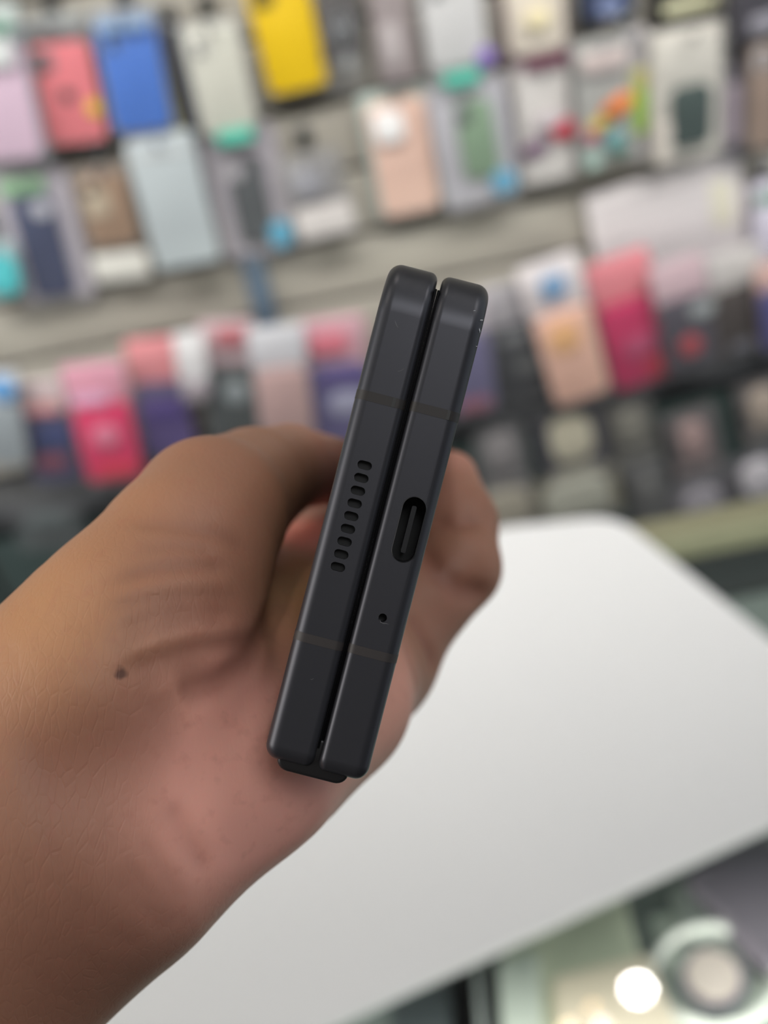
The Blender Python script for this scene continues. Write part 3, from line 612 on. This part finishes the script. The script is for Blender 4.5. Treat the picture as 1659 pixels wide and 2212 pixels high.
# ------------------------------------------------------------------ the hand: one continuous surface from an SDF
def C3(px, py, zmm):                                   # hand frame: X right, Y down, Z away (mm)
    return np.array([(px-CX)/F*zmm, (py-CY)/F*zmm, zmm])
def cap(a, b, ra, rb, k):
    return (C3(*a), C3(*b), ra, rb, k)
W0, W1, W2 = (-600, 2460, 165), (80, 1798, 172), (205, 1665, 178)
IDX, MID, RNG, PNK = (738, 1188, 268), (755, 1262, 256), (775, 1340, 242), (790, 1420, 226)
caps = [
    cap(W0, W1, 31, 24.6, 6), cap(W1, W2, 24.6, 23.0, 6),
    cap(W2, (485, 1550, 192), 23.0, 20.8, 6), cap((485, 1550, 192), (662, 1452, 212), 20.8, 17.2, 6),
    cap((662, 1452, 212), PNK, 17.2, 11.5, 5),
    cap((300, 1830, 164), (545, 1650, 173), 13.5, 11.2, 6), cap((545, 1650, 173), (728, 1520, 200), 11.2, 9.6, 6), cap((728, 1520, 200), PNK, 9.6, 9.6, 6),
    cap(W2, IDX, 20, 12, 7), cap(W2, MID, 20, 12, 7), cap(W2, RNG, 20, 12, 7),
    cap(IDX, MID, 11, 11, 5), cap(MID, RNG, 11, 11, 5), cap(RNG, PNK, 11, 11, 5),
    # thenar and thumb
    cap((80, 1680, 168), (232, 1492, 168), 18, 17.2, 6), cap((232, 1492, 168), (322, 1358, 170), 17.2, 16.0, 4),
    cap((322, 1358, 170), (400, 1202, 176), 16.0, 12.3, 3.0), cap((400, 1202, 176), (455, 1108, 184), 12.3, 11.6, 3.0),
    cap((455, 1108, 184), (548, 1042, 208), 11.6, 9.6, 1.5),
    cap((548, 1042, 208), (625, 1010, 226), 9.6, 8.2, 0.8), cap((625, 1010, 226), (716, 1016, 248), 8.2, 7.1, 0.8),
    # little finger (nearest), ring, middle, index behind it
    cap(PNK, (985, 1226, 236), 11.2, 8.8, 3), cap((985, 1226, 236), (987, 1130, 243), 8.8, 8.2, 1.5), cap((987, 1130, 243), (972, 1034, 250), 8.2, 6.0, 1.5),
    cap(RNG, (972, 1205, 258), 11, 9.2, 2.0), cap((972, 1205, 258), (962, 1112, 266), 9.2, 8.4, 1.5), cap((962, 1112, 266), (948, 1030, 272), 8.4, 6.4, 1.5),
    cap(MID, (955, 1165, 281), 11, 9.4, 2.0), cap((955, 1165, 281), (948, 1085, 288), 9.4, 8.6, 1.5), cap((948, 1085, 288), (935, 1015, 293), 8.6, 6.5, 1.5),
    cap(IDX, (930, 1120, 302), 11, 9.4, 2.0), cap((930, 1120, 302), (925, 1055, 307), 9.4, 8.2, 1.5), cap((925, 1055, 307), (915, 1000, 311), 8.2, 6.4, 1.5),
]
# phone slab in the same frame
def tohand(v): return np.array([v@RT, -(v@UP), v@FW])
pc = C3(815.5, 1129.5, 150.0); pu, pv = tohand(Uv), tohand(Vv)
def phone_d(p):
    q = p-pc; a = np.abs(q@pv)-6.95; b = np.abs(q@pu+0.0)-33.6; c = np.abs(q[..., 2]-77)-77.3
    m = np.maximum(np.maximum(a+0.9, b+0.9), c+0.9)
    o = np.sqrt(np.maximum(a+0.9, 0)**2+np.maximum(b+0.9, 0)**2+np.maximum(c+0.9, 0)**2)
    return np.where(m > 0, o, m)-0.9
def base_d(p):
    d = None
    for a, b, ra, rb, k in caps:
        ab = (b-a).astype(p.dtype); t = np.clip(((p-a.astype(p.dtype))@ab)/float(ab@ab), 0, 1)
        e = np.linalg.norm(p-(a.astype(p.dtype)+t[..., None]*ab), axis=-1)-(ra+(rb-ra)*t)
        if d is None: d = e
        else:
            h = np.maximum(k*2-np.abs(d-e), 0)/(k*2); d = np.minimum(d, e)-h*h*h*(k*2)/6.0
    return np.maximum(d, -phone_d(p))
def trace(px, py):
    dr = C3(px, py, 1.0); dr = dr/np.linalg.norm(dr); t = 110.0
    for _ in range(90):
        s = float(base_d((dr*t)[None])[0]); t += s*0.8
        if abs(s) < 0.02: break
        if t > 400: return None
    return dr*t
creases = [  # pixel polyline, width mm, depth mm, reach
    ([(275, 1134), (386, 1139), (480, 1160), (540, 1195)], 1.3, 0.38),
    ([(299, 1190), (386, 1181), (470, 1190)], 1.1, 0.28),
    ([(241, 1262), (337, 1231), (434, 1222), (500, 1226)], 1.2, 0.5),
    ([(231, 1315), (337, 1293), (430, 1284), (520, 1290)], 1.1, 0.42),
    ([(251, 1361), (337, 1327), (434, 1314), (520, 1322)], 1.3, 0.6),
    ([(262, 1395), (330, 1362), (430, 1342), (500, 1346)], 1.0, 0.4),
    ([(262, 1452), (337, 1429), (434, 1402), (500, 1392), (556, 1382)], 1.4, 0.75),
    ([(300, 1478), (380, 1450), (450, 1432)], 1.1, 0.35),
    ([(385, 1512), (414, 1491), (477, 1476), (535, 1428), (572, 1360), (596, 1290)], 2.2, 1.1),
    ([(30, 1690), (150, 1640), (290, 1568), (390, 1512)], 6.5, 0.8),
    ([(363, 1733), (401, 1810), (450, 1890)], 1.5, 0.5),
    ([(250, 1870), (330, 1960), (380, 2010)], 1.6, 0.18), ([(170, 1930), (240, 2010), (300, 2050)], 1.4, 0.16),
    ([(300, 1800), (360, 1900), (400, 1950)], 1.0, 0.12),
    ([(932, 1128), (985, 1134), (1040, 1128)], 2.0, 0.8),
    ([(905, 1180), (945, 1240), (995, 1275), (1062, 1282)], 2.2, 1.2),
    ([(880, 1320), (915, 1380), (940, 1450)], 1.6, 0.9), ([(872, 1385), (890, 1440), (900, 1500)], 1.4, 0.4),
]
rs = random.Random(9)
for k in range(30):                                       # fine wrist hatching, two directions
    x0, y0 = rs.uniform(-10, 250), rs.uniform(1230, 1500)
    a = rs.gauss(0.85, 0.22); l = rs.uniform(40, 110)
    creases.append(([(x0, y0), (x0+l*0.5*math.cos(a), y0+l*0.5*math.sin(a)+rs.uniform(-4, 4)), (x0+l*math.cos(a), y0+l*math.sin(a))], 0.45, rs.uniform(0.03, 0.06)))
for k in range(26):
    x0 = rs.uniform(20, 420); y0 = rs.uniform(1740, 2080)
    a = rs.gauss(0.95, 0.15); l = rs.uniform(60, 190)
    creases.append(([(x0, y0), (x0+l*0.5*math.cos(a)-4, y0+l*0.5*math.sin(a)+5), (x0+l*math.cos(a), y0+l*math.sin(a))], 0.5, rs.uniform(0.04, 0.09)))
CR = []
for pl, wd, dp in creases:
    q = [trace(*p) for p in pl]; q = [v for v in q if v is not None and v[2] < 300]
    if len(q) > 1: CR.append((np.array(q), wd, dp))
def crease_d(p):
    out = np.zeros(len(p)); 
    for q, wd, dp in CR:
        lo, hi = q.min(0)-wd*3, q.max(0)+wd*3
        idx = np.nonzero(np.all((p > lo) & (p < hi), axis=1))[0]
        if not len(idx): continue
        pp = p[idx]; best = np.full(len(idx), 1e9); n = len(q)-1
        bt = np.zeros(len(idx))
        for i in range(n):
            ab = q[i+1]-q[i]; t = np.clip((pp-q[i])@ab/(ab@ab), 0, 1)
            e = np.linalg.norm(pp-(q[i]+t[:, None]*ab), axis=1)
            s = e < best; best = np.where(s, e, best); bt = np.where(s, (i+t)/n, bt)
        out[idx] += dp*np.exp(-(best/wd)**2)*np.clip(np.minimum(bt, 1-bt)*5+0.15, 0, 1)
    return out
def build_hand(h=0.8, B=16):
    lo = np.array([-140., -36, 112]); hi = np.array([34., 128, 330])
    nb = np.ceil((hi-lo)/(h*B)).astype(int); N = nb*B+1
    D = np.full(N, 9.0, np.float32)
    cs = np.stack(np.meshgrid(*[(np.arange(n)+0.5)*h*B+lo[i] for i, n in enumerate(nb)], indexing='ij'), -1)
    dc = base_d(cs.reshape(-1, 3)).reshape(nb)
    act = np.abs(dc) < h*B*0.87+2.5
    loc = np.stack(np.meshgrid(*[np.arange(B+1)]*3, indexing='ij'), -1).reshape(-1, 3)*h
    for i, j, k in np.ndindex(*nb):
        sl = (slice(i*B, i*B+B+1), slice(j*B, j*B+B+1), slice(k*B, k*B+B+1))
        if act[i, j, k]:
            p = (loc+lo+np.array([i, j, k])*h*B).astype(np.float32)
            D[sl] = base_d(p).reshape(B+1, B+1, B+1)
    for i, j, k in np.ndindex(*nb):
        if not act[i, j, k] and dc[i, j, k] < 0:
            sl = (slice(i*B+1, i*B+B), slice(j*B+1, j*B+B), slice(k*B+1, k*B+B)); D[sl] = -9
            for ax in range(3):
                for e in (0, B):
                    s2 = [slice(i*B, i*B+B+1), slice(j*B, j*B+B+1), slice(k*B, k*B+B+1)]; o = (i, j, k)[ax]*B+e; s2[ax] = slice(o, o+1)
                    v = D[tuple(s2)]; v[v == 9.0] = -9
    S_ = D < 0
    cell = None
    corners = [(a, b, c) for a in (0, 1) for b in (0, 1) for c in (0, 1)]
    n0, n1, n2 = N-1
    cnt = np.zeros((n0, n1, n2), np.int8)
    for a, b, c in corners: cnt += S_[a:a+n0, b:b+n1, c:c+n2]
    ids = np.nonzero((cnt > 0) & (cnt < 8)); idx = np.full((n0, n1, n2), -1, np.int32); idx[ids] = np.arange(len(ids[0]))
    V = np.zeros((len(ids[0]), 3)); Wt = np.zeros(len(ids[0])); base = np.stack(ids, -1)
    for a in range(8):
        for b in range(a+1, 8):
            ca, cb = corners[a], corners[b]
            if sum(abs(ca[t]-cb[t]) for t in range(3)) != 1: continue
            da = D[ids[0]+ca[0], ids[1]+ca[1], ids[2]+ca[2]].astype(float); db = D[ids[0]+cb[0], ids[1]+cb[1], ids[2]+cb[2]].astype(float)
            m = (da < 0) != (db < 0); t = np.where(m, da/(da-db+1e-12), 0)
            pt = np.array(ca)+(np.array(cb)-np.array(ca))*t[:, None]
            V[m] += pt[m]; Wt[m] += 1
    V = (V/Wt[:, None]+base)*h+lo
    faces = []
    for ax in range(3):
        u, v = (ax+1) % 3, (ax+2) % 3
        sl0 = [slice(0, N[t]) for t in range(3)]; sl1 = list(sl0); sl0[ax] = slice(0, N[ax]-1); sl1[ax] = slice(1, N[ax])
        A, Bq = S_[tuple(sl0)], S_[tuple(sl1)]
        e = np.stack(np.nonzero(A != Bq), -1)
        e = e[(e[:, u] > 0) & (e[:, v] > 0) & (e[:, u] < N[u]-1) & (e[:, v] < N[v]-1)]
        inside = A[tuple(e.T)]
        def cid(du, dv):
            q = e.copy(); q[:, u] -= du; q[:, v] -= dv; return idx[tuple(q.T)]
        q = np.stack([cid(1, 1), cid(0, 1), cid(0, 0), cid(1, 0)], -1)
        q[~inside] = q[~inside][:, ::-1]; faces.append(q)
    Fc = np.concatenate(faces); Fc = Fc[(Fc >= 0).all(1)]
    full = lambda p: base_d(p)+crease_d(p)
    for it in range(3):
        d = full(V); g = np.zeros_like(V); ee = 0.25
        for t in range(3):
            o = np.zeros(3); o[t] = ee; g[:, t] = (base_d(V+o)-base_d(V-o))/(2*ee)
        gl = np.linalg.norm(g, axis=1, keepdims=True); V -= np.clip(d, -1, 1)[:, None]*g/np.maximum(gl, 0.5)**2*0.9
    return V, Fc
V, Fc = build_hand()
# tint masks: redder palm and fingertips, mole, darker fold lines
def blob(px, py, r, amt):
    c = trace(px, py)
    return 0 if c is None else amt*np.exp(-(np.linalg.norm(V-c, axis=1)/r)**2)
red = np.clip(blob(640, 1690, 17, 0.8)+blob(540, 1620, 13, 0.7)+blob(440, 1680, 9, 0.3)+blob(840, 1560, 12, 0.5)+blob(620, 1500, 10, 0.6)+blob(985, 985, 5, 0.4)+blob(960, 1060, 6, 0.2)+blob(700, 1080, 12, 0.9)+blob(660, 1150, 12, 0.7)
              + blob(880, 1450, 8, 0.4)+blob(500, 1160, 12, 0.15)+blob(450, 1850, 12, 0.4)+blob(500, 1440, 7, 0.3), 0, 1)
brown = np.clip(blob(200, 1980, 13, 0.3)+blob(100, 1600, 8, 0.15)+blob(150, 2080, 14, 0.35)+blob(520, 1330, 8, 0.35)+blob(1010, 1080, 9, 0.3)+blob(1000, 1220, 9, 0.25)+blob(940, 1350, 9, 0.4)+blob(480, 1220, 10, 0.3), 0, 1)  # darker tint on lower wrist, thumb base and little finger
gold_lit = np.clip(blob(90, 1400, 14, 0.4)+blob(60, 1300, 12, 0.4)+blob(630, 1430, 14, 1.0)+blob(650, 1280, 14, 0.9)+blob(680, 1200, 12, 0.6)+blob(300, 1080, 12, 0.3), 0, 1)  # warm wrist tone, plus light painted into the hollow beside the phone
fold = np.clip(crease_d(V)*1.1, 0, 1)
HM = Matrix([[RT[i], -UP[i], FW[i], CAM[i]] for i in range(3)] + [[0, 0, 0, 1]])
org = C3(65, 1771, 172)/1000
me = bpy.data.meshes.new('hand')
me.vertices.add(len(V)); me.vertices.foreach_set('co', (V/1000-org).astype(np.float32).ravel())
me.loops.add(len(Fc)*4); me.loops.foreach_set('vertex_index', Fc.astype(np.int32).ravel())
me.polygons.add(len(Fc)); me.polygons.foreach_set('loop_start', np.arange(len(Fc), dtype=np.int32)*4)
me.update(calc_edges=True); me.validate()
me.polygons.foreach_set('use_smooth', [True]*len(me.polygons))
for nm, a in (('red', red), ('brown', brown), ('gold_lit', gold_lit), ('fold', fold)):
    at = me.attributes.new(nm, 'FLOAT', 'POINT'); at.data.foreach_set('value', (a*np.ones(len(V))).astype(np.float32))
sk = bpy.data.materials.new('skin'); sk.use_nodes = True; nt = sk.node_tree; b = nt.nodes['Principled BSDF']
N_ = nt.nodes.new; LK = nt.links.new
tc = N_('ShaderNodeTexCoord')
def noise(scale, det=4):
    n = N_('ShaderNodeTexNoise'); n.inputs['Scale'].default_value = scale; n.inputs['Detail'].default_value = det; LK(tc.outputs['Object'], n.inputs['Vector']); return n
def mixc(fac, a, bcol, k=1.0):
    m = N_('ShaderNodeMix'); m.data_type = 'RGBA'
    if k != 1.0:
        q = N_('ShaderNodeMath'); q.operation = 'MULTIPLY'; q.inputs[1].default_value = k; LK(fac, q.inputs[0]); fac = q.outputs[0]
    LK(fac, m.inputs[0])
    if isinstance(a, tuple): m.inputs[6].default_value = lin(a)+(1,)
    else: LK(a, m.inputs[6])
    m.inputs[7].default_value = lin(bcol)+(1,); return m.outputs[2]
def attr(n): q = N_('ShaderNodeAttribute'); q.attribute_name = n; return q.outputs['Fac']
c = mixc(noise(60).outputs['Fac'], (176, 128, 103), (160, 112, 90))
c = mixc(attr('gold_lit'), c, (204, 150, 104)); c = mixc(attr('red'), c, (250, 180, 162), 1.0); c = mixc(attr('brown'), c, (140, 94, 78), 0.8)
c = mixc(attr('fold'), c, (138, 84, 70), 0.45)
r_ = N_('ShaderNodeMapRange'); r_.inputs[1].default_value = 0.55; r_.inputs[2].default_value = 0.75; LK(noise(450, 3).outputs['Fac'], r_.inputs[0])
c = mixc(r_.outputs[0], c, (176, 108, 92), 0.2)
mc = trace(262, 1455)/1000-org
vd = N_('ShaderNodeVectorMath'); vd.operation = 'DISTANCE'; vd.inputs[1].default_value = tuple(mc); LK(tc.outputs['Object'], vd.inputs[0])
mn = N_('ShaderNodeMath'); mn.operation = 'MULTIPLY_ADD'; mn.inputs[1].default_value = 0.0012; LK(noise(700, 2).outputs['Fac'], mn.inputs[0]); LK(vd.outputs['Value'], mn.inputs[2])
mr = N_('ShaderNodeMapRange'); mr.interpolation_type = 'SMOOTHSTEP'; mr.inputs[1].default_value = 0.0011; mr.inputs[2].default_value = 0.0019; mr.inputs[3].default_value = 1; mr.inputs[4].default_value = 0; LK(mn.outputs[0], mr.inputs[0])
c = mixc(mr.outputs[0], c, (96, 60, 48), 0.9)
LK(c, b.inputs['Base Color'])
b.inputs['Subsurface Weight'].default_value = 0.25; b.inputs['Subsurface Radius'].default_value = (1.0, 0.35, 0.2); b.inputs['Subsurface Scale'].default_value = 0.004
b.inputs['Roughness'].default_value = 0.5; b.inputs['Specular IOR Level'].default_value = 0.4
mp = N_('ShaderNodeMapping'); mp.inputs['Rotation'].default_value = (0, 0, math.radians(-42)); mp.inputs['Scale'].default_value = (1.0, 0.4, 0.8); LK(tc.outputs['Object'], mp.inputs['Vector'])
vo = N_('ShaderNodeTexVoronoi'); vo.feature = 'DISTANCE_TO_EDGE'; vo.inputs['Scale'].default_value = 900; LK(mp.outputs[0], vo.inputs['Vector'])
v2 = N_('ShaderNodeTexVoronoi'); v2.feature = 'DISTANCE_TO_EDGE'; v2.inputs['Scale'].default_value = 760; LK(mp.outputs[0], v2.inputs['Vector'])
def clampedge(v, hi):
    q = N_('ShaderNodeMapRange'); q.inputs[1].default_value = 0.0; q.inputs[2].default_value = hi; LK(v.outputs['Distance'], q.inputs[0]); return q.outputs[0]
ad = N_('ShaderNodeMath'); ad.operation = 'MULTIPLY_ADD'; ad.inputs[1].default_value = 0.5; LK(clampedge(vo, 0.15), ad.inputs[0]); LK(clampedge(v2, 0.10), ad.inputs[2])
a3 = N_('ShaderNodeMath'); a3.operation = 'MULTIPLY_ADD'; a3.inputs[1].default_value = 0.8; LK(noise(1500, 5).outputs['Fac'], a3.inputs[0]); LK(ad.outputs[0], a3.inputs[2])
bp = N_('ShaderNodeBump'); bp.inputs['Strength'].default_value = 0.42
st = N_('ShaderNodeMath'); st.operation = 'MULTIPLY_ADD'; st.inputs[1].default_value = -0.16; st.inputs[2].default_value = 0.22; LK(attr('red'), st.inputs[0]); LK(st.outputs[0], bp.inputs['Strength'])
bp.inputs['Strength'].default_value = 0.42; bp.inputs['Distance'].default_value = 0.00012
LK(a3.outputs[0], bp.inputs['Height']); LK(bp.outputs[0], b.inputs['Normal'])
me.materials.append(sk)
hand = bpy.data.objects.new('person', me); COL.objects.link(hand)
hand.matrix_world = HM @ Matrix.Translation(org)
tag(hand, 'bare left hand and forearm of a person gripping the folded phone by its sides', 'person')
# fingernails on the far sides of the digits
def nail(p, axis, nrm, ln, wd):
    bm = bmesh.new(); n1, n2 = 8, 8; g = []
    ax = Vector(axis).normalized(); nr = (Vector(nrm)-ax*Vector(nrm).dot(ax)).normalized(); sd = ax.cross(nr)
    for i in range(n1+1):
        row = []
        for j in range(n2+1):
            u, v = i/n1*2-1, j/n2*2-1; tw = math.sqrt(max(0.05, 1-max(0, u)**2*0.75)); th = v*tw*0.95
            q = ax*(u*ln/2)+sd*(wd/2*math.sin(th))+nr*(wd/2*(math.cos(th)-1)-0.25*u*u)
            row.append(bm.verts.new(q/1000))
        g.append(row)
    for i in range(n1):
        for j in range(n2): bm.faces.new((g[i][j], g[i+1][j], g[i+1][j+1], g[i][j+1]))
    bmesh.ops.recalc_face_normals(bm, faces=bm.faces)
    r = bmesh.ops.solidify(bm, geom=bm.faces[:], thickness=0.0004)
    o = link('fingernail', mesh_from('fingernail', bm), mat('nail', (214, 168, 156), 0.25), hand); o.location = Vector(p/1000-org)
for (q0, q1, rr, ln) in (((622, 1004, 226), (716, 1014, 248), 7.1, 11), ((987, 1130, 243), (972, 1034, 250), 6.4, 8), ((962, 1112, 266), (948, 1030, 272), 6.7, 9),
                         ((948, 1085, 288), (935, 1015, 293), 6.8, 9), ((925, 1055, 307), (915, 1000, 311), 6.7, 9)):
    A, Bp = C3(*q0), C3(*q1); ax = Bp-A; ax /= np.linalg.norm(ax); away = (-pv if q0[0] < 800 else pv)*1.0+np.array([0, 0, 0.7])
    away = away-ax*(away@ax); away /= np.linalg.norm(away)
    nail(Bp+away*(rr+0.15)-ax*1.0, ax, away, ln, rr*1.5)
